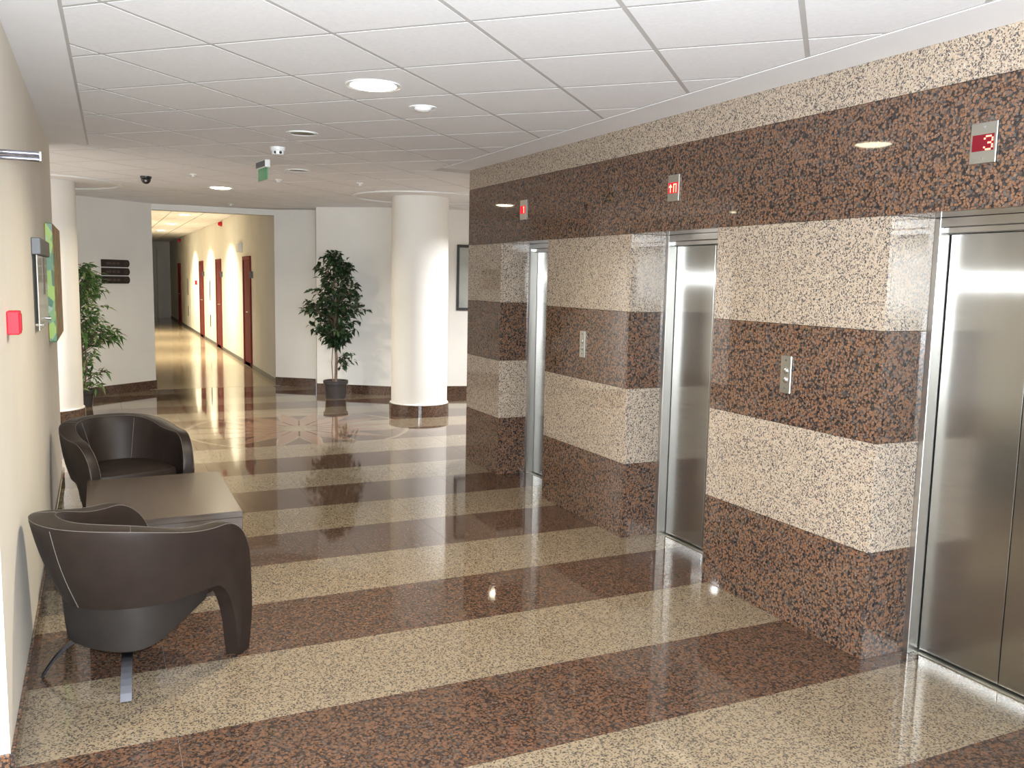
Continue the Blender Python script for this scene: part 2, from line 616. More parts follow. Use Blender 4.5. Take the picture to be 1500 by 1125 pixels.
# round inlay: ring, petals and centre, laid flush in the floor
for (ra, rb, key) in ((1.17, 1.22, 'fl_light'),):
    mb = MB()
    nn = 72
    vs, fs = [], []
    for i in range(nn):
        a = 2 * pi * i / nn
        for r_, z in ((ra, 0.0008), (rb, 0.0008), (rb, -0.004), (ra, -0.004)):
            vs.append((RC.x + r_ * cos(a), RC.y + r_ * sin(a), z))
    for i in range(nn):
        j = (i + 1) % nn
        for q in range(4):
            fs.append((i * 4 + q, i * 4 + (q + 1) % 4, j * 4 + (q + 1) % 4, j * 4 + q))
    mb.add(vs, fs)
    mb.build('inlay_ring', M[key], floor)
NP = 16
for kind, (ra, rb, wd, key, z) in enumerate(((0.10, 1.14, 0.105, 'fl_light', 0.0008), (0.17, 1.08, 0.082, 'fl_mid', 0.0014))):
    left, right = [], []
    for i in range(11):
        t = i / 10
        r_ = ra + (rb - ra) * t
        w = wd * sin(pi * t ** 0.8)
        left.append((r_, w))
        right.append((r_, -w))
    poly = left + right[::-1][1:-1]
    mb = MB().prism([(p[0], p[1]) for p in poly], -0.004, z)
    me = bpy.data.meshes.new('inlay_petal')
    me.from_pydata(mb.v, [], mb.f)
    me.materials.append(M[key])
    for i in range(NP):
        place('inlay_petal', me, floor, (RC.x, RC.y, 0), 2 * pi * i / NP)

# ------------------------------------------------------------------ lift wall clad in granite bands
wall_right = MB()
wall_right.box(3.50, -4.0, 0.0, 5.6, Y_END - 0.02, CEIL)                 # shaft block behind the doors
piers = [(6.80, Y_END), (4.785, 5.945), (2.745, 3.92), (0.70, 1.875), (-4.0, 0.70)]
piers[3] = (-4.0, 1.875)
piers = piers[:4]
for ya, yb in piers:
    wall_right.box(WX + 0.02, ya + 0.02, 0.0, 3.505, yb - 0.02, 2.03)
wall_right.box(WX + 0.02, -4.0, 2.03, 3.505, Y_END - 0.02, CEIL)
wall_right = struct(wall_right.build('wall_right', M['grout']))
GP = 0.0008


def panel(x0, y0, z0, x1, y1, z1, key):
    c = min(0.0012, (x1 - x0) / 4, (y1 - y0) / 4)
    return MB().cbox(x0, y0, z0, x1, y1, z1, c).build('granite_panel', M[key], wall_right)


for pi_, (ya, yb) in enumerate(piers):
    for bi, (za, zb) in enumerate(BANDS):
        key = 'gr_dark' if bi % 2 == 0 else 'gr_light'
        ys = [ya, yb] if yb - ya < 1.5 else [yb - 1.17, yb]
        panel(WX, ys[0] + GP, za + GP, WX + 0.02, ys[1] - GP, zb - GP, key)
        if yb - ya > 1.5:
            for q in range(4):
                panel(WX, ys[0] - (q + 1) * 1.15 + GP, za + GP, WX + 0.02, ys[0] - q * 1.15 - GP, zb - GP, key)
        if pi_ < 3:       # reveal on the side of the camera
            panel(WX + 0.02 + GP, ya, za + GP, DOORX - 0.055, ya + 0.02, zb - GP, key)
        if pi_ > 0:       # reveal facing away
            panel(WX + 0.02 + GP, yb - 0.02, za + GP, DOORX - 0.055, yb, zb - GP, key)
    if pi_ == 0:
        for bi, (za, zb) in enumerate(BANDS):
            panel(WX + 0.02 + GP, yb - 0.02, za + GP, 4.4, yb, zb - GP, 'gr_dark' if bi % 2 == 0 else 'gr_light')
# bands over the doors
yb = Y_END
for q in range(12):
    ya = yb - 0.985
    panel(WX, ya + GP, 2.012 + GP, WX + 0.02, yb - GP, 2.512 - GP, 'gr_dark')
    panel(WX, ya + GP, 2.512 + GP, WX + 0.02, yb - GP, CEIL - 0.002, 'gr_light')
    yb = ya
    if yb < -3.2:
        break
for ya, yb in OPEN:      # undersides of the lintels
    panel(WX + 0.02 + GP, ya + GP, 2.012, DOORX - 0.055, yb - GP, 2.03, 'gr_dark')
panel(WX + 0.02 + GP, Y_END - 0.02, 2.012 + GP, 4.4, Y_END, 2.512 - GP, 'gr_dark')
panel(WX + 0.02 + GP, Y_END - 0.02, 2.512 + GP, 4.4, Y_END, CEIL - 0.002, 'gr_light')

# lift doors
for i, (ya, yb) in enumerate(OPEN):
    d = bpy.data.objects.new('door_%d' % (i + 1), None)
    COL.objects.link(d)
    d.location = (DOORX, (ya + yb) / 2, 0)
    struct(d)
    w = (yb - ya) / 2
    fw = 0.030
    fr = MB()
    for s in (-1, 1):
        a, b_ = sorted((s * w, s * (w - fw)))
        fr.cbox(-0.055, a, 0.0, 0.03, b_, 2.012, 0.002)
    fr.cbox(-0.055, -w + fw, 1.972, 0.03, w - fw, 2.012, 0.002)
    fr.cbox(-0.030, -w + fw, 1.945, 0.03, w - fw, 1.970, 0.002)
    fr.build('door_frame', M['steel_frame'], d)
    for s in (-1, 1):
        a, b_ = sorted((s * (w - fw - 0.006), s * 0.0018))
        MB().cbox(0.012, a, 0.012, 0.045, b_, 1.942, 0.0025).build('door_panel', M['steel_door'], d)
    MB().box(0.046, -w, 0.0, 0.068, w, 2.0).build('shaft_backing', M['black_plastic'], d)
    MB().box(-0.02, -w + fw, 0.0, 0.045, w - fw, 0.004).build('door_sill', M['steel_dull'], d)

# ------------------------------------------------------------------ white walls
wall_left = struct(MB().box(-3.2, LY0, 0.0, LW, LY1, CEIL + 0.2).build('wall_left', M['plaster_cream']))
baseboard = MB()
baseboard.cbox(LW, LY0 - 0.014, 0.0, LW + 0.014, LY1 + 0.014, 0.085, 0.002)
baseboard.cbox(-3.0, LY0 - 0.014, 0.0, LW - 0.0005, LY0, 0.085, 0.002)
baseboard.cbox(-3.0, LY1, 0.0, LW - 0.0005, LY1 + 0.014, 0.085, 0.002)
struct(baseboard.build('baseboard_left', M['gr_dark']))

FL = [(0.72, 13.74), (-0.12, 13.06), (-3.2, 10.55)]
FR = [(7.2, 11.20), (4.87, 11.83), (3.79, 12.08), (2.87, 12.74), (2.985, 13.30), (2.45, 13.72)]
struct(wall_strip('wall_far_left', FL[::-1], 0.2, 0.0, CEIL + 0.25, M['plaster']))
_seg = FR[::-1]
for _nm, _i in (('wall_corridor_corner', 0), ('wall_step', 1), ('wall_behind_ficus', 2), ('wall_behind_column', 3), ('wall_hall_end', 4)):
    struct(wall_strip(_nm, _seg[_i:_i + 2], 0.2, 0.0, CEIL + 0.25, M['plaster']))
struct(wall_strip('baseboard_far_left', [(FL[0][0] + 0.01, FL[0][1] - 0.006)] + FL[1:], -0.016, 0.0, 0.13, M['fl_dark']))
for _nm, _i in (('baseboard_corridor_corner', 0), ('baseboard_step', 1), ('baseboard_behind_ficus', 2), ('baseboard_behind_column', 3), ('baseboard_hall_end', 4)):
    struct(wall_strip(_nm, _seg[_i:_i + 2], -0.016, 0.0, 0.13, M['fl_dark']))
# corridor
CW, CL, CC = 2.50, 0.72, 2.88
struct(MB().box(CW, 13.85, 0.0, CW + 0.25, 36.0, CC + 0.15).build('wall_corridor_right', M['plaster']))
struct(MB().box(CL - 0.25, 13.85, 0.0, CL, 36.0, CC + 0.15).build('wall_corridor_left', M['plaster']))
struct(MB().box(CL - 0.25, 36.0, 0.0, CW + 0.25, 36.2, CC + 0.15).build('wall_corridor_end', M['plaster']))
struct(MB().box(2.02, 35.7, 0.0, 2.26, 36.0, CC).build('trim_1', M['plaster']))
struct(MB().box(CW - 0.012, 13.9, 0.0, CW, 36.0, 0.07).build('baseboard_corridor', M['grey_plastic']))
struct(MB().prism([(0.72, 13.74), (2.45, 13.72), (2.45, 13.90), (0.72, 13.90)], 2.605, CC + 0.1).build('trim_2', M['plaster']))
# parts of the lobby behind the photographer and round the corners of the hall
struct(MB().box(-3.4, -4.2, 0.0, -3.2, 12.0, CEIL + 0.2).build('wall_lobby_left', M['plaster']))
struct(MB().box(-3.4, -4.4, 0.0, -1.9, -4.2, CEIL + 0.2).box(2.5, -4.4, 0.0, 5.6, -4.2, CEIL + 0.2).box(-1.9, -4.4, 2.5, 2.5, -4.2, CEIL + 0.2).box(-1.9, -4.4, 0.0, 2.5, -4.2, 0.15).build('wall_lobby_back', M['plaster']))
win = bpy.data.objects.new('window_1', None)
COL.objects.link(win)
win.location = (0.3, -4.3, 0.15)
struct(win)
for xa in (-2.2, -0.75, 0.69, 2.14):
    MB().cbox(xa, -0.04, 0.0, xa + 0.06, 0.04, 2.35, 0.003).build('window_frame', M['grey_plastic'], win)
for za in (0.0, 2.29):
    for xa in (-2.14, -0.69, 0.75):
        MB().cbox(xa + 0.001, -0.04, za, xa + 1.388, 0.04, za + 0.06, 0.003).build('window_frame', M['grey_plastic'], win)
struct(MB().box(7.2, 7.0, 0.0, 7.4, 12.0, CEIL + 0.2).build('wall_hall_right', M['plaster']))
struct(MB().box(5.6, 7.3, 0.0, 7.4, Y_END - 0.02, CEIL + 0.2).build('wall_hall_side', M['plaster']))

# ------------------------------------------------------------------ ceiling: slab, grid, tiles
ceiling = MB().box(-3.4, -4.4, CEIL + 0.0010, 7.4, 13.74, CEIL + 0.16).build('ceiling', M['ceil_grid'])
struct(ceiling)
GA, GSX, GSY, GOX, GOY = radians(44.5), 0.600, 0.609, 0.221, 0.165
ca, sa = cos(GA), sin(GA)


def clip(poly, nx, ny, d):
    """keep nx*x+ny*y <= d"""
    out = []
    for i in range(len(poly)):
        a, b_ = poly[i], poly[(i + 1) % len(poly)]
        da, db = nx * a[0] + ny * a[1] - d, nx * b_[0] + ny * b_[1] - d
        if da <= 0:
            out.append(a)
        if da * db < 0:
            t = da / (da - db)
            out.append((a[0] + (b_[0] - a[0]) * t, a[1] + (b_[1] - a[1]) * t))
    return out


def area(p):
    return abs(sum(p[i][0] * p[(i + 1) % len(p)][1] - p[(i + 1) % len(p)][0] * p[i][1] for i in range(len(p)))) / 2


def left_edge(y):   # the plaster border beside the left wall widens a little
    return -0.105 + 0.014 * (y - 3.7)


BR = 2.83             # edge of the plaster border along the lift wall
LINER = 0.010
zones = [
    # near lobby between the two borders
    [(-1, 0.014, 0.105 + 0.014 * 3.7 - 0.014), (1, 0, BR - 0.012), (0, -1, -1.6), (0, 1, 7.78)],
    # hall beyond, up to the diagonal walls
    [(0, -1, -7.78), (1, 0, 6.4), (-1, 0, 1.6), (0, 1, 13.74), (-0.63, 0.78, -0.63 * 0.72 + 0.78 * 13.74 + 0.02), (0.47, 0.88, 0.47 * 3.79 + 0.88 * 12.2 + 0.35)],
]
tilegap = 0.011
shared = None
holes = []
n_tiles = 0
for zi, cl in enumerate(zones):
    for i in range(-4, 26):
        for j in range(-14, 22):
            u0, u1 = GOX + i * GSX + tilegap, GOX + (i + 1) * GSX - tilegap
            v0, v1 = GOY + j * GSY + tilegap, GOY + (j + 1) * GSY - tilegap
            full = [(ca * u - sa * v, sa * u + ca * v) for u, v in ((u0, v0), (u1, v0), (u1, v1), (u0, v1))]
            p = full
            for nx, ny, d in cl:
                p = clip(p, nx, ny, d) if len(p) > 2 else []
            if len(p) < 3 or area(p) < 0.004:
                continue
            cx = sum(q[0] for q in p) / len(p)
            cy = sum(q[1] for q in p) / len(p)
            if zi == 1 and (cx > 3.2 and cy < 7.75):
                continue
            n_tiles += 1
            if area(p) > area(full) * 0.999:
                if shared is None:
                    mb = MB().prism([(u - (GSX / 2), v - (GSY / 2)) for u, v in ((tilegap, tilegap), (GSX - tilegap, tilegap), (GSX - tilegap, GSY - tilegap), (tilegap, GSY - tilegap))], 0.0, 0.0010)
                    shared = bpy.data.meshes.new('ceiling_tile')
                    shared.from_pydata(mb.v, [], mb.f)
                    shared.materials.append(M['ceil_tile'])
                uc, vc = GOX + (i + 0.5) * GSX, GOY + (j + 0.5) * GSY
                place('ceiling_tile', shared, ceiling, (ca * uc - sa * vc, sa * uc + ca * vc, CEIL), GA)
            else:
                MB().prism(p, CEIL, CEIL + 0.0010).build('ceiling_tile', M['ceil_tile'], ceiling)
# plaster borders, a little lower than the tiles
struct(MB().prism([(LW - 0.02, 1.4), (left_edge(1.4), 1.4), (left_edge(7.76), 7.76), (LW - 0.02, 7.76)], CEIL - 0.003, CEIL + 0.003).build('trim_3', M['ceil_plaster']))
struct(MB().box(BR, -4.0, CEIL - 0.002, WX + 0.001, Y_END - 0.03, CEIL + 0.003).build('trim_4', M['ceil_plaster']))
struct(MB().box(-3.2, -4.2, CEIL - 0.004, BR, 1.40, CEIL + 0.003).build('trim_5', M['ceil_plaster']))
struct(MB().box(-3.2, 1.40, CEIL - 0.004, LW - 0.02, LY0, CEIL + 0.003).build('trim_6', M['ceil_plaster']))
# corridor ceiling
corr_ceiling = struct(MB().box(CL - 0.2, 13.88, CC + 0.0105, CW + 0.2, 36.0, CC + 0.15).build('ceiling_corridor', M['ceil_grid']))
for i in range(3):
    for j in range(36):
        xa, ya = CL + i * 0.594, 13.95 + j * 0.6
        mb = None
        if i == 0 and j == 0:
            mb = MB().box(0.012, 0.012, 0.0, 0.582, 0.588, 0.0105)
            cme = bpy.data.meshes.new('ceiling_tile_corridor')
            cme.from_pydata(mb.v, [], mb.f)
            cme.materials.append(M['ceil_tile'])
        place('ceiling_tile', cme, corr_ceiling, (xa, ya, CC))


# ------------------------------------------------------------------ columns
def column(x, y, label):
    t = thing('column', label, 'column', (x, y, 0))
    MB().lathe([(0.352, 0.14), (0.352, CEIL + 0.01)], n=64).build('shaft', M['plaster'], t, smooth=True)
    MB().lathe([(0.352, 0.14), (0.366, 0.141), (0.366, 0.150), (0.352, 0.153)], n=64, cap=False).build('base_collar', M['plaster'], t, smooth=True)
    MB().lathe([(0.376, 0.0), (0.376, 0.140), (0.30, 0.140)], n=64, cap=False).build('base_ring', M['fl_dark'], t, smooth=True)
    # plaster ring let into the ceiling around the column
    r0, r1 = 0.80, 0.83
    MB().lathe([(r0, CEIL + 0.004), (r0, CEIL - 0.012), (r0 + 0.008, CEIL - 0.018), (r1 - 0.008, CEIL - 0.018), (r1, CEIL - 0.012), (r1, CEIL + 0.004)], n=72, cap=False).build('ceiling_ring', M['lamp_trim'], t, smooth=True)
    MB().lathe([(0.353, CEIL - 0.002), (r0 + 0.002, CEIL - 0.002)], n=72, cap=False).build('ceiling_collar', M['ceil_plaster'], t)
    return t


column(3.63, 10.37, 'round white column on dark granite base between ficus and lift wall')
column(-0.555, 11.12, 'round white column on dark granite base rising behind the far armchair')


# ------------------------------------------------------------------ ceiling fixtures
def downlight(x, y, z, mode, label, r=0.105, group=None, power=0.0, spread=110, tone=WARM):
    t = thing('ceiling_downlight', label, 'ceiling light', (x, y, z), 0, group)
    MB().lathe([(r + 0.006, 0.0), (r + 0.028, -0.006), (r + 0.026, 0.0), (r + 0.02, 0.002)][::-1] + [(r + 0.004, -0.006), (r, -0.003), (r, 0.002)], n=40, cap=False).build('trim_ring', M['lamp_trim'], t, smooth=True)
    if mode == 'on':
        MB().lathe([(r, -0.003), (r * 0.8, -0.012), (r * 0.4, -0.018), (0.004, -0.020)][::-1], n=40, cap=True).build('glass', M['lamp_glow'], t, smooth='all')
    elif mode == 'corr':
        MB().lathe([(r, -0.003), (r * 0.8, -0.012), (r * 0.4, -0.018), (0.004, -0.020)][::-1], n=40, cap=True).build('glass', M['lamp_glow_cool'], t, smooth='all')
    elif mode == 'glass':
        MB().lathe([(r, -0.003), (r * 0.85, -0.016), (r * 0.5, -0.024), (0.004, -0.026)][::-1], n=40, cap=True).build('glass', M['glass_dim'], t, smooth='all')
    else:
        MB().lathe([(r, -0.002), (r * 0.8, -0.0025), (r * 0.5, -0.004), (0.004, -0.0045)][::-1], n=40, cap=True).build('reflector', M['vent_dark'], t, smooth='all')
    if power:
        l = light('downlight_lamp', 'AREA', (0, 0, -0.03), power, tone, shape='DISK', size=r * 1.8, spread=radians(spread))
        l.parent = t
    return t


downlight(1.322, 4.53, CEIL, 'on', 'lit warm downlight over the lobby floor next to an unlit one', 0.118, None, LAMP_W, 150)
downlight(1.307, 10.66, CEIL, 'on', 'lit warm downlight in the hall just before the corridor', 0.115, None, LAMP_W, 150)
downlight(1.745, 4.955, CEIL, 'glass', 'unlit downlight with domed white glass beside the lit lobby lamp', 0.055)
downlight(1.322, 6.27, CEIL, 'off', 'unlit dark downlight in the ceiling before the smoke detector', 0.085)
downlight(1.735, 8.46, CEIL, 'off', 'unlit dark downlight in the ceiling beyond the exit sign', 0.085)
# unseen lamps: lobby ones assumed, white bay ones added to brighten the hall
for (x, y, lb, w_, tn) in ((1.32, -1.6, 'lit warm downlight near the glazed lobby entrance', LAMP_W, WARM), (-1.7, 9.6, 'added unseen fill lamp in the side bay behind the left wall', BAY_FILL_W, COOL), (5.1, 9.0, 'added unseen fill lamp in the side bay behind the lift wall', BAY_FILL_W, COOL), (-1.6, 0.2, 'lit warm downlight at the left side of the lobby entrance', LAMP_W, WARM)):
    downlight(x, y, CEIL, 'on', lb, 0.10, None, w_, 150, tn)
for y, nth in ((18.9, 'first'), (22.6, 'second'), (26.3, 'third')):
    downlight(1.62, y, CC, 'corr', 'lit corridor downlight, %s one from the hall' % nth, 0.11, 'corridor downlights', CORR_W, 120, YELLOW)

# small ceiling sensors
for i, (x, y) in enumerate(((0.892, 9.41), (1.727, 9.39), (2.537, 9.19), (1.723, 13.0))):
    t = thing('sprinkler_head', 'tiny white sprinkler head on the hall ceiling', 'sprinkler', (x, y, CEIL), 0, 'hall sprinkler heads')
    MB().lathe([(0.008, -0.030), (0.020, -0.026), (0.012, -0.014), (0.034, -0.006), (0.036, 0.0)], n=16).build('rosette', M['white_plastic'], t, smooth=True)
t = thing('smoke_detector', 'white smoke detector with two dark slots on the ceiling', 'smoke detector', (1.297, 7.06, CEIL))
MB().lathe([(0.030, -0.062), (0.046, -0.056), (0.048, -0.030), (0.056, -0.026), (0.058, 0.0)], n=28).build('housing', M['white_plastic'], t, smooth=True)
for s in (-1, 1):
    a = -pi / 2 + s * 0.42 - 0.18
    MB().lathe([(0.011, -0.002), (0.011, 0.006)], n=12, axis='y').build('slot', M['black_plastic'], t).location = (0.047 * cos(a), 0.047 * sin(a), -0.043)
t = thing('dome_camera', 'black dome camera under the hall ceiling', 'security camera', (0.478, 9.93, CEIL))
MB().lathe([(0.052, -0.022), (0.056, -0.012), (0.056, 0.0)], n=28).build('mount', M['black_plastic'], t, smooth=True)
MB().lathe([(0.004, -0.078), (0.022, -0.074), (0.038, -0.060), (0.047, -0.040), (0.049, -0.022)], n=28).build('dome', M['black_plastic'], t, smooth='all')
MB().lathe([(0.012, -0.004), (0.012, 0.004)], n=14, axis='y').build('lens', M['chrome'], t).location = (-0.004, -0.041, -0.048)
t = thing('exit_sign', 'small hanging exit sign with green acrylic blade below the ceiling', 'exit sign', (1.335, 7.98, CEIL), radians(7))
MB().cbox(-0.022, -0.14, -0.062, 0.022, 0.14, 0.0, 0.003).build('housing', M['white_plastic'], t)
MB().cbox(-0.0235, -0.132, -0.056, -0.0222, 0.136, -0.006, 0.0004).build('side_cover', M['grey_plastic'], t)
MB().cbox(-0.005, -0.13, -0.165, 0.005, 0.13, -0.0605, 0.001).build('blade', M['acrylic_green'], t)

# ------------------------------------------------------------------ lift indicators and call buttons


def seg_box(mb, y0, z0, y1, z1, x=-0.0118, d=0.0012):
    # y runs from the viewer's right to the left on this wall (viewer looks to +x): flip so that +u is to the right
    a, b_ = sorted((-y0, -y1))
    mb.box(x - d, a, min(z0, z1), x, b_, max(z0, z1))


def indicator(y, mode, label):
    t = thing('floor_indicator', label, 'display', (WX, y, 2.262))
    MB().cbox(-0.009, -0.056, -0.078, -0.0003, 0.056, 0.078, 0.002).build('face_plate', M['steel_dull'], t)
    for z in (-0.058, 0.062):
        MB().lathe([(0.0045, -0.0105), (0.0045, -0.0085)], n=10, axis='x').build('screw', M['chrome'], t).location = (0, 0, z)
    MB().cbox(-0.0115, -0.046, -0.030, -0.0085, 0.046, 0.032, 0.0006).build('window', M['led_dim'] if mode == '3' else M['led_lit'], t)
    mb = MB()
    if mode == '3':
        mb_cells = ['01110', '10001', '00001', '00110', '00001', '10001', '01110']
        for r_, row in enumerate(mb_cells):
            for c_, ch in enumerate(row):
                if ch == '1':
                    u = 0.005 + c_ * 0.0082
                    z = 0.026 - r_ * 0.0082
                    seg_box(mb, u, z, u + 0.006, z - 0.006)
    elif mode == 'up':
        for u0, u1, z0, z1 in ((-0.026, -0.020, -0.026, 0.012), (0.006, 0.012, -0.026, 0.024), (0.030, 0.036, -0.026, 0.024), (0.006, 0.036, 0.018, 0.024)):
            seg_box(mb, u0, z0, u1, z1)
        mb.add([(-0.0130, 0.040, 0.004), (-0.0130, 0.006, 0.004), (-0.0130, 0.023, 0.024), (-0.0117, 0.040, 0.004), (-0.0117, 0.006, 0.004), (-0.0117, 0.023, 0.024)],
               [(0, 1, 2), (5, 4, 3), (0, 3, 4, 1), (1, 4, 5, 2), (2, 5, 3, 0)])
    else:
        for u0, u1, z0, z1 in ((0.020, 0.027, -0.026, 0.026), (0.012, 0.020, 0.014, 0.020)):
            seg_box(mb, u0, z0, u1, z1)
    mb.build('digit', M['led_hot'], t)
    return t


indicator(2.333, '3', 'steel floor indicator showing a red 3 on a dark red window')
indicator(4.345, 'up', 'steel floor indicator with lit red window and up arrow')
indicator(6.378, '1', 'steel floor indicator above the lift door nearest the round column')


def call_plate(y, label):
    t = thing('call_button_plate', label, 'lift button', (WX, y, 1.258))
    MB().cbox(-0.010, -0.037, -0.095, -0.0003, 0.037, 0.095, 0.003).build('face_plate', M['steel_dull'], t)
    for z in (0.020, -0.026):
        b_ = MB().lathe([(0.017, -0.0125), (0.019, -0.0095)], n=20, axis='x').build('button_collar', M['chrome'], t)
        b_.location = (0, 0, z)
        c_ = MB().lathe([(0.004, -0.0175), (0.010, -0.0165), (0.0135, -0.0128), (0.0135, -0.0115)], n=20, axis='x').build('button', M['steel_frame'], t, smooth=True)
        c_.location = (0, 0, z)
    for z in (0.072, -0.068):
        MB().lathe([(0.005, -0.0115), (0.005, -0.0095)], n=10, axis='x').build('screw', M['grey_plastic'], t).location = (0, 0, z)
    return t


call_plate(3.325, 'steel call button plate on the pier beside the widest visible lift door')
call_plate(5.365, 'steel call button plate on the middle pier between two narrow lift doors')

# ------------------------------------------------------------------ left wall fittings
# chrome bar standing out from the wall
t = thing('wall_rail', 'chrome double bar standing out high on the left wall', 'wall rail', (LW, 3.62, 2.105))
for z, r_ in ((0.010, 0.0085), (-0.0095, 0.0085)):
    MB().tube([(0.004, 0, z), (0.06, 0, z), (0.10, 0, z), (0.143, 0, z)], r_, 14).build('bar', M['chrome_dark'], t, smooth=True)
MB().cbox(0.140, -0.010, -0.018, 0.152, 0.010, 0.019, 0.003).build('end_cap', M['chrome'], t)
MB().lathe([(0.030, 0.0005), (0.030, 0.006), (0.024, 0.009)], n=24, axis='x').build('wall_flange', M['chrome'], t, smooth=True)

t = thing('fire_call_point', 'red manual fire call box mounted low on the left wall', 'fire alarm', (LW, 3.83, 1.50))
MB().cbox(0.0005, -0.045, -0.045, 0.044, 0.045, 0.045, 0.004).build('housing', M['red_plastic'], t)
MB().cbox(0.044, -0.033, -0.033, 0.047, 0.033, 0.033, 0.001).build('glass_pane', M['red_plastic'], t)

t = thing('info_panel', 'frosted info panel with grey header box beside the painting', 'sign', (LW, 5.85, 0))
MB().cbox(0.0005, -0.52, 1.785, 0.046, 0.42, 1.875, 0.004).build('header_box', M['grey_plastic'], t)
MB().cbox(0.020, -0.50, 1.375, 0.026, 0.42, 1.784, 0.001).build('plate', M['acrylic'], t)
MB().box(0.0262, -0.05, 1.66, 0.0275, 0.17, 1.775).build('label_strip', M['sign_brown'], t)
MB().box(0.0262, -0.05, 1.56, 0.0275, 0.17, 1.655).build('label_strip', M['sign_brown'], t)
for y in (-0.45, 0.33):
    MB().lathe([(0.009, 0.0005), (0.009, 0.036), (0.012, 0.037), (0.012, 0.042)], n=14, axis='x').build('standoff', M['chrome'], t, smooth=True).location = (0, y, 1.405)

t = thing('canvas_painting', 'colourful abstract canvas in green, yellow and red on the left wall', 'painting', (LW, 7.33, 0))
MB().cbox(0.0005, -0.62, 1.215, 0.052, 0.55, 2.02, 0.005).build('canvas', M['paint'], t)

# ------------------------------------------------------------------ far wall signs and picture
du = Vector((0.84, 0.68, 0)).normalized()
sa_ = atan2(du.y, du.x)
sc_ = Vector((-0.12, 13.06, 0)) + du * 0.37
for i, z in enumerate((1.820, 1.706, 1.592)):
    t = thing('direction_sign', ['dark brown direction plaque on far wall, top one of three', 'dark brown direction plaque on far wall, middle one of three', 'dark brown direction plaque on far wall, bottom one of three'][i], 'sign', (sc_.x, sc_.y, z), sa_)
    # local x along the wall, local -y out of the wall
    pl = [(-0.17, -0.050), (0.262, -0.050), (0.283, -0.030), (0.289, 0.0), (0.283, 0.030), (0.262, 0.050), (-0.17, 0.050)]
    n = len(pl)
    vs = [(a, -0.018, b_) for a, b_ in pl] + [(a, -0.001, b_) for a, b_ in pl]
    MB().add(vs, [tuple(range(n)), tuple(range(2 * n - 1, n - 1, -1))] + [(i2, n + i2, n + (i2 + 1) % n, (i2 + 1) % n) for i2 in range(n)]).build('plaque', M['sign_brown'], t)
    for (a, b_) in ((-0.10, -0.02), (0.0, 0.05), (0.07, 0.12)):
        MB().box(a, -0.0195, -0.016, b_, -0.0182, 0.014).build('engraved_text', M['sign_mark'], t)
    nn = 20
    vs, fs = [], []
    for k in range(nn):
        a = 2 * pi * k / nn
        for r_ in (0.018, 0.026):
            vs.append((0.225 + r_ * cos(a), -0.0192, r_ * sin(a)))
    for k in range(nn):
        j = (k + 1) % nn
        fs.append((k * 2, k * 2 + 1, j * 2 + 1, j * 2))
    MB().add(vs, fs).build('engraved_symbol', M['sign_mark'], t)

pd = Vector((FR[1][0] - FR[2][0], FR[1][1] - FR[2][1], 0)).normalized()
pp = Vector((3.79, 12.08, 0)) + pd * 1.27
t = thing('framed_picture', 'black framed grey picture between white column and lift wall', 'picture', (pp.x, pp.y, 1.72), atan2(pd.y, pd.x))
for nm_, b_ in (('frame_rail', (-0.32, 0.435, 0.32, 0.475)), ('frame_rail', (-0.32, -0.475, 0.32, -0.435)), ('frame_stile', (-0.32, -0.434, -0.285, 0.434)), ('frame_stile', (0.285, -0.434, 0.32, 0.434))):
    MB().cbox(b_[0], -0.030, b_[1], b_[2], -0.002, b_[3], 0.003).build(nm_, M['frame_black'], t)
MB().box(-0.285, -0.014, -0.435, 0.285, -0.008, 0.435).build('print', M['picture_grey'], t)

# ------------------------------------------------------------------ corridor fittings
for i, (ya, yb) in enumerate(((16.32, 17.20), (20.55, 21.45), (24.25, 25.15), (31.2, 32.2))):
    d = bpy.data.objects.new('door_%d' % (i + 4), None)
    COL.objects.link(d)
    d.location = (CW, (ya + yb) / 2, 0)
    struct(d)
    w = (yb - ya) / 2
    MB().cbox(-0.012, -w + 0.07, 0.003, -0.0005, w - 0.07, 1.97, 0.001).build('door_leaf', M['red_door'], d)
    fr = MB()
    for s in (-1, 1):
        a, b_ = sorted((s * w, s * (w - 0.07)))
        fr.cbox(-0.03, a, 0.0, -0.0005, b_, 1.97, 0.002)
    fr.cbox(-0.03, -w, 1.971, -0.0005, w, 2.04, 0.002)
    fr.build('door_frame', M['door_trim'], d)
    MB().tube([(-0.012, -w + 0.14, 1.02), (-0.055, -w + 0.14, 1.02), (-0.058, -w + 0.16, 1.02), (-0.058, -w + 0.26, 1.02)], 0.009, 8).build('door_handle', M['steel_dull'], d)
    if i < 3:
        t = thing('room_sign', 'small dark plate beside the %s red corridor door from the hall' % ('first', 'second', 'third')[i], 'sign', (CW, ya - 0.18, 1.70), 0, 'plates beside the corridor doors')
        MB().cbox(-0.055, -0.008, -0.06, -0.0005, 0.008, 0.06, 0.002).build('plate', M['grey_plastic'], t)
for i, y in enumerate((22.3, 28.2)):
    d = bpy.data.objects.new('door_%d' % (i + 8), None)
    COL.objects.link(d)
    d.location = (CW, y, 0)
    struct(d)
    MB().cbox(-0.010, -0.5, 0.08, -0.0005, 0.5, 2.05, 0.001).build('door_leaf', M['plaster'], d)
    MB().cbox(-0.030, 0.36, 1.05, -0.011, 0.40, 1.55, 0.002).build('door_handle', M['grey_plastic'], d)
    MB().cbox(-0.030, 0.36, 0.40, -0.011, 0.40, 0.70, 0.002).build('door_handle', M['grey_plastic'], d)
t = thing('emergency_light', 'white emergency light box on the corridor wall above a door', 'emergency light', (CW, 17.5, 2.21))
MB().cbox(-0.075, -0.16, -0.085, -0.0005, 0.16, 0.085, 0.006).build('housing', M['white_plastic'], t)
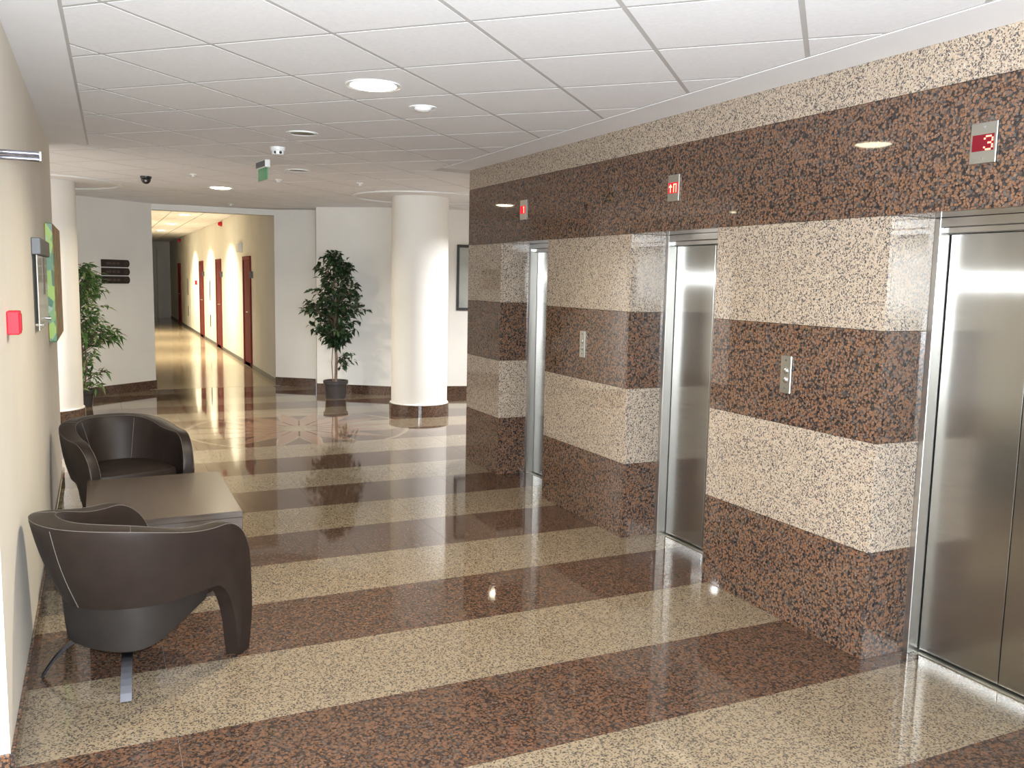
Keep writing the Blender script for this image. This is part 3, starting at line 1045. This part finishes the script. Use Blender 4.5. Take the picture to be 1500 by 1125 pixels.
MB().cbox(-0.070, -0.164, -0.065, -0.012, -0.1605, 0.065, 0.001).build('lens', M['glass_dim'], t)
for (y, z, lb) in ((20.3, 2.80, 'red alarm sounder under the corridor ceiling, nearer the hall'), (31.0, 2.78, 'red alarm sounder under the corridor ceiling at the dark end')):
    t = thing('alarm_sounder', lb, 'alarm', (CW, y, z))
    MB().lathe([(0.055, -0.0005), (0.055, -0.025), (0.045, -0.06), (0.03, -0.085)][::-1], n=18, axis='x').build('housing', M['red_plastic'], t, smooth=True)
t = thing('fire_call_point', 'red fire call point on the corridor wall between red doors', 'fire alarm', (CW, 26.0, 1.45))
MB().cbox(-0.055, -0.05, -0.06, -0.0005, 0.05, 0.06, 0.004).build('housing', M['red_plastic'], t)

# ------------------------------------------------------------------ coffee table
TH = 0.45
TXA, TXB, TYA, TYB = -0.10, 0.655, 4.69, 5.715
tc = ((TXA + TXB) / 2, (TYA + TYB) / 2)
t = thing('coffee_table', 'low dark wood coffee table between the two armchairs', 'table', (tc[0], tc[1], 0))
hx, hy = (TXB - TXA) / 2, (TYB - TYA) / 2
MB().cbox(-hx, -hy, TH - 0.035, hx, hy, TH, 0.002).build('tabletop', M['wood'], t)
for s in (-1, 1):
    a, b_ = sorted((s * hy, s * (hy - 0.035)))
    MB().cbox(-hx + 0.001, a, 0.0, hx - 0.001, b_, TH - 0.0355, 0.002).build('end_panel', M['wood'], t)
MB().cbox(-0.015, -hy + 0.036, 0.12, 0.015, hy - 0.036, TH - 0.036, 0.002).build('stretcher_panel', M['wood'], t)


# ------------------------------------------------------------------ tub armchairs
def smooth01(t):
    t = max(0.0, min(1.0, t))
    return t * t * (3 - 2 * t)


CH_R, CH_A = 0.375, 0.375        # outer radius of the back, length of the arms


def chair_path():
    """stations along the U from left arm front round the back to the right arm front: (plan point, outward normal, arm coordinate)"""
    st = []
    toe = 0.035
    arm = []
    na = 22
    for i in range(na + 1):
        t = i / na
        t = 1 - (1 - t) ** 1.6          # denser towards the front
        y = CH_A * t
        x = CH_R - toe * t * t
        nrm = Vector((1, 2 * toe * t / CH_A)).normalized()
        arm.append((Vector((x, y)), nrm, y))
    for p, n, a in reversed(arm[1:]):
        st.append((Vector((-p.x, p.y)), Vector((-n.x, n.y)), a))
    nb = 40
    for i in range(nb + 1):
        a = -pi / 2 + pi * i / nb
        st.append((Vector((CH_R * sin(a), -CH_R * cos(a))), Vector((sin(a), -cos(a))), -cos(a) * CH_R))
    for p, n, a in arm[1:]:
        st.append((p, n, a))
    return st


def chair_heights(a):
    """top and bottom of the shell at forward coordinate a"""
    back = smooth01((0.15 - a) / (0.15 + CH_R))
    zt = 0.640 + 0.075 * back
    d = CH_A - a                 # distance from the arm front
    R = 0.20
    if d < R:
        q = 1 - d / R
        zt -= 0.23 * (1 - sqrt(max(0.0, 1 - q * q)))
    zb = 0.375 - 0.02 * back
    if d < 0.235:
        q = (0.235 - d) / 0.150
        zb = zb * (1 - q ** 2.0) ** 0.65 if q < 1 else 0.0
    return zt, max(0.0, zb)


def chair_point(p, n, a, z, zt, inset):
    back = smooth01((0.28 - a) / (0.28 + CH_R))
    lean = 0.04 + 0.29 * back
    q = p + n * (-lean * (0.70 - z) * (1.0 if z > 0.3 else 1.0) - inset)
    return (q.x, q.y, z)


def make_chair(label, loc, rotz):
    t = thing('tub_armchair', label, 'armchair', (loc[0], loc[1], 0), rotz)
    st = chair_path()
    NV = 9
    loops = []
    outer_edge, inner_edge = [], []
    for p, n, a in st:
        zt, zb = chair_heights(a)
        th = 0.070 + 0.036 * smooth01((0.30 - a) / 0.35)
        lp = []
        for k in range(NV):                  # outer side, upwards
            z = zb + (zt - 0.016 - zb) * k / (NV - 1)
            # belly of the padded shell
            v = k / (NV - 1)
            bulge = 0.012 * sin(pi * v) * (1 if zt - zb > 0.2 else 0.3)
            lp.append(chair_point(p, n, a, z, zt, -bulge))
        lp.append(chair_point(p, n, a, zt - 0.004, zt, 0.004))
        outer_edge.append(chair_point(p, n, a, zt - 0.0035, zt, 0.0045))
        lp.append(chair_point(p, n, a, zt, zt, 0.020))
        lp.append(chair_point(p, n, a, zt, zt, th - 0.020))
        inner_edge.append(chair_point(p, n, a, zt - 0.0035, zt, th - 0.0045))
        lp.append(chair_point(p, n, a, zt - 0.004, zt, th - 0.004))
        for k in range(NV - 1, -1, -1):      # inner side, downwards
            z = zb + (zt - 0.016 - zb) * k / (NV - 1)
            lp.append(chair_point(p, n, a, z, zt, th))
        loops.append(lp)
    m = len(loops[0])
    vs = [q for lp in loops for q in lp]
    fs = []
    for i in range(len(loops) - 1):
        for k in range(m):
            j = (k + 1) % m
            fs.append((i * m + k, (i + 1) * m + k, (i + 1) * m + j, i * m + j))
    fs.append(tuple(range(m)))
    fs.append(tuple(range(len(vs) - 1, len(vs) - 1 - m, -1)))
    shell = MB().add(vs, fs).build('shell', M['leather'], t, smooth=True)
    # stitched seams (sub-parts of the shell)
    MB().tube([(x, y, z + 0.0005) for x, y, z in outer_edge], 0.0014, 5).build('stitching', M['stitch'], shell, smooth=True)
    MB().tube([(x, y, z + 0.0005) for x, y, z in inner_edge], 0.0014, 5).build('stitching', M['stitch'], shell, smooth=True)
    na = 22
    mid = na + 20

    def vertical_seam(idx, inside):
        p, n, a = st[idx]
        zt, zb = chair_heights(a)
        pts = []
        for k in range(NV):
            v = k / (NV - 1)
            z0 = 0.43 if inside else zb
            z = z0 + (zt - 0.016 - z0) * v
            bulge = 0.012 * sin(pi * (z - zb) / (zt - 0.016 - zb))
            pts.append(chair_point(p, n, a, z, zt, 0.1062 if inside else -bulge - 0.0006))
        MB().tube(pts, 0.0016, 5).build('stitching', M['stitch'], shell, smooth=True)

    vertical_seam(mid, False)
    vertical_seam(mid - 9, True)
    vertical_seam(mid + 9, True)
    for s in (-11, 11):                       # short seams across the rim
        p, n, a = st[mid + s]
        zt, zb = chair_heights(a)
        MB().tube([chair_point(p, n, a, zt - 0.003, zt, 0.005), chair_point(p, n, a, zt + 0.0004, zt, 0.02), chair_point(p, n, a, zt + 0.0004, zt, 0.086), chair_point(p, n, a, zt - 0.003, zt, 0.101)], 0.0014, 5).build('stitching', M['stitch'], shell, smooth=True)
    # seat cushion: a D-shaped pad
    prof = []
    for i in range(33):
        a = -pi / 2 + pi * i / 32
        prof.append((0.245 * sin(a), -0.200 * cos(a)))
    prof += [(0.252, 0.20), (0.245, 0.285), (0.19, 0.312), (0.0, 0.318), (-0.19, 0.312), (-0.245, 0.285), (-0.252, 0.20)]
    vs, fs = [], []
    lay = [(0.30, 0.93), (0.32, 1.0), (0.395, 1.0), (0.415, 0.975), (0.425, 0.90), (0.432, 0.5)]
    n = len(prof)
    for z, s in lay:
        vs += [(x * s, y * s if y < 0 else y * s, z) for x, y in prof]
    for k in range(len(lay) - 1):
        for i in range(n):
            j = (i + 1) % n
            fs.append((k * n + i, k * n + j, (k + 1) * n + j, (k + 1) * n + i))
    fs.append(tuple(range(n - 1, -1, -1)))
    fs.append(tuple(range((len(lay) - 1) * n, len(lay) * n)))
    MB().add(vs, fs).build('seat_cushion', M['leather'], t, smooth=True)
    # leather pan under the seat, shallower towards the front
    prof = []
    for i in range(33):
        a = -pi / 2 + pi * i / 32
        prof.append((0.268 * (abs(sin(a)) ** 0.8) * (1 if a > 0 else -1), -0.240 * (abs(cos(a)) ** 0.8)))
    prof += [(0.272, 0.10), (0.265, 0.19), (0.20, 0.245), (0.0, 0.258), (-0.20, 0.245), (-0.265, 0.19), (-0.272, 0.10)]
    n = len(prof)
    vs, fs = [], []
    lay = [(0.0, 0.86), (0.05, 0.93), (0.30, 0.96), (0.70, 0.985), (1.0, 1.0)]
    for v, s in lay:
        for x, y in prof:
            fwd = (y + 0.20) / 0.46
            zb = 0.160 + 0.13 * smooth01(fwd)
            vs.append((x * s, y * s, zb + (0.40 - zb) * v))
    for k in range(len(lay) - 1):
        for i in range(n):
            j = (i + 1) % n
            fs.append((k * n + i, k * n + j, (k + 1) * n + j, (k + 1) * n + i))
    fs.append(tuple(range(n - 1, -1, -1)))
    fs.append(tuple(range((len(lay) - 1) * n, len(lay) * n)))
    MB().add(vs, fs).build('seat_pan', M['leather_pan'], t, smooth=True)
    # two bowed flat steel legs at the back
    for s in (-1, 1):
        d = Vector((s * 0.70, -0.71, 0)).normalized()
        w = Vector((-d.y, d.x, 0))
        base = Vector((s * 0.085, -0.095, 0))
        rows = []
        for i in range(13):
            u = i / 12
            out = 0.03 + 0.195 * u
            z = 0.166 - 0.158 * u ** 2.1
            rows.append((base + d * out, z, u))
        vs, fs = [], []
        for i, (c, z, u) in enumerate(rows):
            slope = 0.158 * 2.1 * u ** 1.1 / 0.195
            nv = Vector((d.x * slope, d.y * slope, 1)).normalized()
            th = 0.0045
            for sw, sn in ((-1, -1), (1, -1), (1, 1), (-1, 1)):
                q = c + w * (0.021 * sw)
                vs.append((q.x + nv.x * th * sn, q.y + nv.y * th * sn, max(0.0, z + nv.z * th * sn)))
        for i in range(len(rows) - 1):
            for k in range(4):
                j = (k + 1) % 4
                fs.append((i * 4 + k, i * 4 + j, (i + 1) * 4 + j, (i + 1) * 4 + k))
        fs.append((3, 2, 1, 0))
        m_ = (len(rows) - 1) * 4
        fs.append((m_, m_ + 1, m_ + 2, m_ + 3))
        MB().add(vs, fs).build('leg', M['leg_steel'], t)
    return t


# local +y is the way the chair faces
make_chair('brown leather tub armchair with its back and bowed steel legs showing', (0.084, 3.948), radians(40 - 90))
make_chair('brown leather tub armchair with open seat, beyond the coffee table', (0.10, 6.28), radians(-70 - 90))


# ------------------------------------------------------------------ plants
def leaf(mb, p, d, L, W, droop, roll):
    d = d.normalized()
    side = d.cross(Vector((0, 0, 1)))
    if side.length < 1e-3:
        side = Vector((1, 0, 0))
    side.normalize()
    up = side.cross(d)
    side = (side * cos(roll) + up * sin(roll)).normalized()
    up = side.cross(d)
    tip = p + d * L - Vector((0, 0, droop * L))
    mid = p + d * (L * 0.45) - Vector((0, 0, droop * L * 0.2))
    a = mid + side * W + up * (W * 0.35)
    b_ = mid - side * W + up * (W * 0.35)
    mb.add([p, a, tip, b_, mid], [(0, 1, 4), (1, 2, 4), (2, 3, 4), (3, 0, 4)])


def make_plant(name, label, loc, rnd, env, n_tw, leaf_l, leaf_w, mat, pot, stems, per, droop):
    """env(z) -> crown radius at height z (or None)"""
    t = thing(name, label, 'plant', (loc[0], loc[1], 0))
    r0, r1, h = pot
    MB().lathe([(r0, 0.0), (r1 - 0.012, h - 0.05), (r1 + 0.006, h - 0.048), (r1 + 0.008, h), (r1 - 0.012, h), (r1 - 0.02, h - 0.03)], n=32).build('pot', M['pot'], t, smooth=True)
    MB().lathe([(r1 - 0.022, h - 0.05), (r1 - 0.03, h - 0.028), (0.01, h - 0.02)], n=24).build('soil', M['soil'], t)
    for pts, ra, rb in stems:
        MB().tube([Vector(p) for p in pts], ra, 8, rb).build('stem', M['trunk'], t, smooth=True)
    main = [Vector(p) for p in stems[0][0]]

    def on_stem(z):
        for a, b_ in zip(main, main[1:]):
            if a.z <= z <= b_.z:
                return a.lerp(b_, (z - a.z) / (b_.z - a.z))
        return main[-1].copy() if z > main[-1].z else main[0].copy()

    lv, tw = MB(), MB()
    for (z, ang, rad) in env(rnd, n_tw):
        if name == 'potted_ficus' and cos(ang - 0.95) * rad > 0.30:      # the crown is flattened towards the wall
            rad = 0.30 / cos(ang - 0.95)
        s = on_stem(z - 0.10 - 0.25 * rad)
        e = on_stem(z) + Vector((rad * cos(ang), rad * sin(ang), 0))
        e.z = z
        c = s.lerp(e, 0.5) + Vector((0, 0, 0.04))
        if rad > 0.08:
            tw.tube([s, c, e], 0.004, 4, 0.0015)
        for k in range(per):
            q = rnd.random()
            pos = c.lerp(e, q) if rnd.random() < 0.75 else s.lerp(c, 0.4 + 0.6 * q)
            pos += Vector((rnd.gauss(0, .018), rnd.gauss(0, .018), rnd.gauss(0, .018)))
            out = (e - s)
            out.z *= 0.3
            dirv = out.normalized() * 0.6 + Vector((rnd.gauss(0, .6), rnd.gauss(0, .6), rnd.gauss(-0.1, .45)))
            L = leaf_l * rnd.uniform(0.65, 1.2)
            leaf(lv, pos, dirv, L, L * leaf_w, droop * rnd.uniform(0.3, 1.3), rnd.uniform(-0.9, 0.9))
    o = tw.build('twigs', M['trunk'], t, smooth='all')
    o['kind'] = 'stuff'
    o = lv.build('foliage', mat, t)
    o['kind'] = 'stuff'
    return t


def ficus_env(rnd, n):
    out = []
    for i in range(n):
        z = rnd.uniform(0.78, 2.04)
        if z > 1.86:
            R = 0.22 * (2.14 - z) / 0.28 + 0.02
        elif z > 1.35:
            R = 0.24 + 0.23 * (1.86 - z) / 0.51
        elif z > 1.0:
            R = 0.47 - 0.06 * (1.35 - z) / 0.35
        else:
            R = 0.33 * (z - 0.70) / 0.30 + 0.08
        out.append((z, rnd.uniform(0, 2 * pi), R * sqrt(rnd.uniform(0.05, 1.0)) * rnd.uniform(0.8, 1.05)))
    # single low spray on the right and a raised shoot
    for i in range(5):
        out.append((rnd.uniform(0.50, 0.68), rnd.uniform(-0.75, -0.35), rnd.uniform(0.12, 0.27)))
    for i in range(7):
        out.append((rnd.uniform(1.75, 1.93), rnd.uniform(-0.7, -0.3), rnd.uniform(0.22, 0.29)))
    for i in range(7):
        out.append((rnd.uniform(1.22, 1.36), rnd.uniform(2.3, 3.0), rnd.uniform(0.38, 0.50)))
    return out


make_plant('potted_ficus', 'bushy dark green ficus tree in a dark pot by the white wall', (2.975, 12.04), random.Random(7), ficus_env, 165, 0.095, 0.27, M['ficus'], (0.135, 0.165, 0.25),
           [([(0, 0, .22), (.012, 0, .55), (-.01, .01, .9), (.01, 0, 1.3), (-.02, 0, 1.75), (-.03, 0, 2.0)], 0.022, 0.008), ([(-.04, -.01, .22), (-.055, 0, .5), (-.02, .02, .9)], 0.008, 0.006)], 11, 0.45)


def shrub_env(rnd, n):
    out = []
    for i in range(n):
        z = rnd.uniform(0.86, 1.80)
        R = 0.36 * (1.92 - z) / 0.3 if z > 1.65 else (0.37 if z > 1.25 else 0.30)
        out.append((z, rnd.uniform(0, 2 * pi), max(0.05, R * sqrt(rnd.uniform(0.1, 1.0)))))
    for i in range(12):
        out.append((rnd.uniform(0.82, 1.05), rnd.uniform(-0.6, 0.1), rnd.uniform(0.38, 0.50)))
    for i in range(28):
        out.append((rnd.uniform(0.22, 0.68), rnd.uniform(0, 2 * pi), rnd.uniform(0.12, 0.30)))
    return out


make_plant('potted_shrub', 'bushy light green shrub half hidden behind the white column', (-0.235, 12.15), random.Random(11), shrub_env, 120, 0.115, 0.17, M['shrub'], (0.11, 0.14, 0.22),
           [([(0, 0, .18), (.02, 0, .6), (-.01, .01, 1.1), (.01, 0, 1.7)], 0.022, 0.008), ([(0.03, 0, .18), (.06, .02, .5), (.05, .02, .8)], 0.012, 0.007)], 10, 0.35)
print('tiles', n_tiles, 'objects', len(bpy.data.objects))
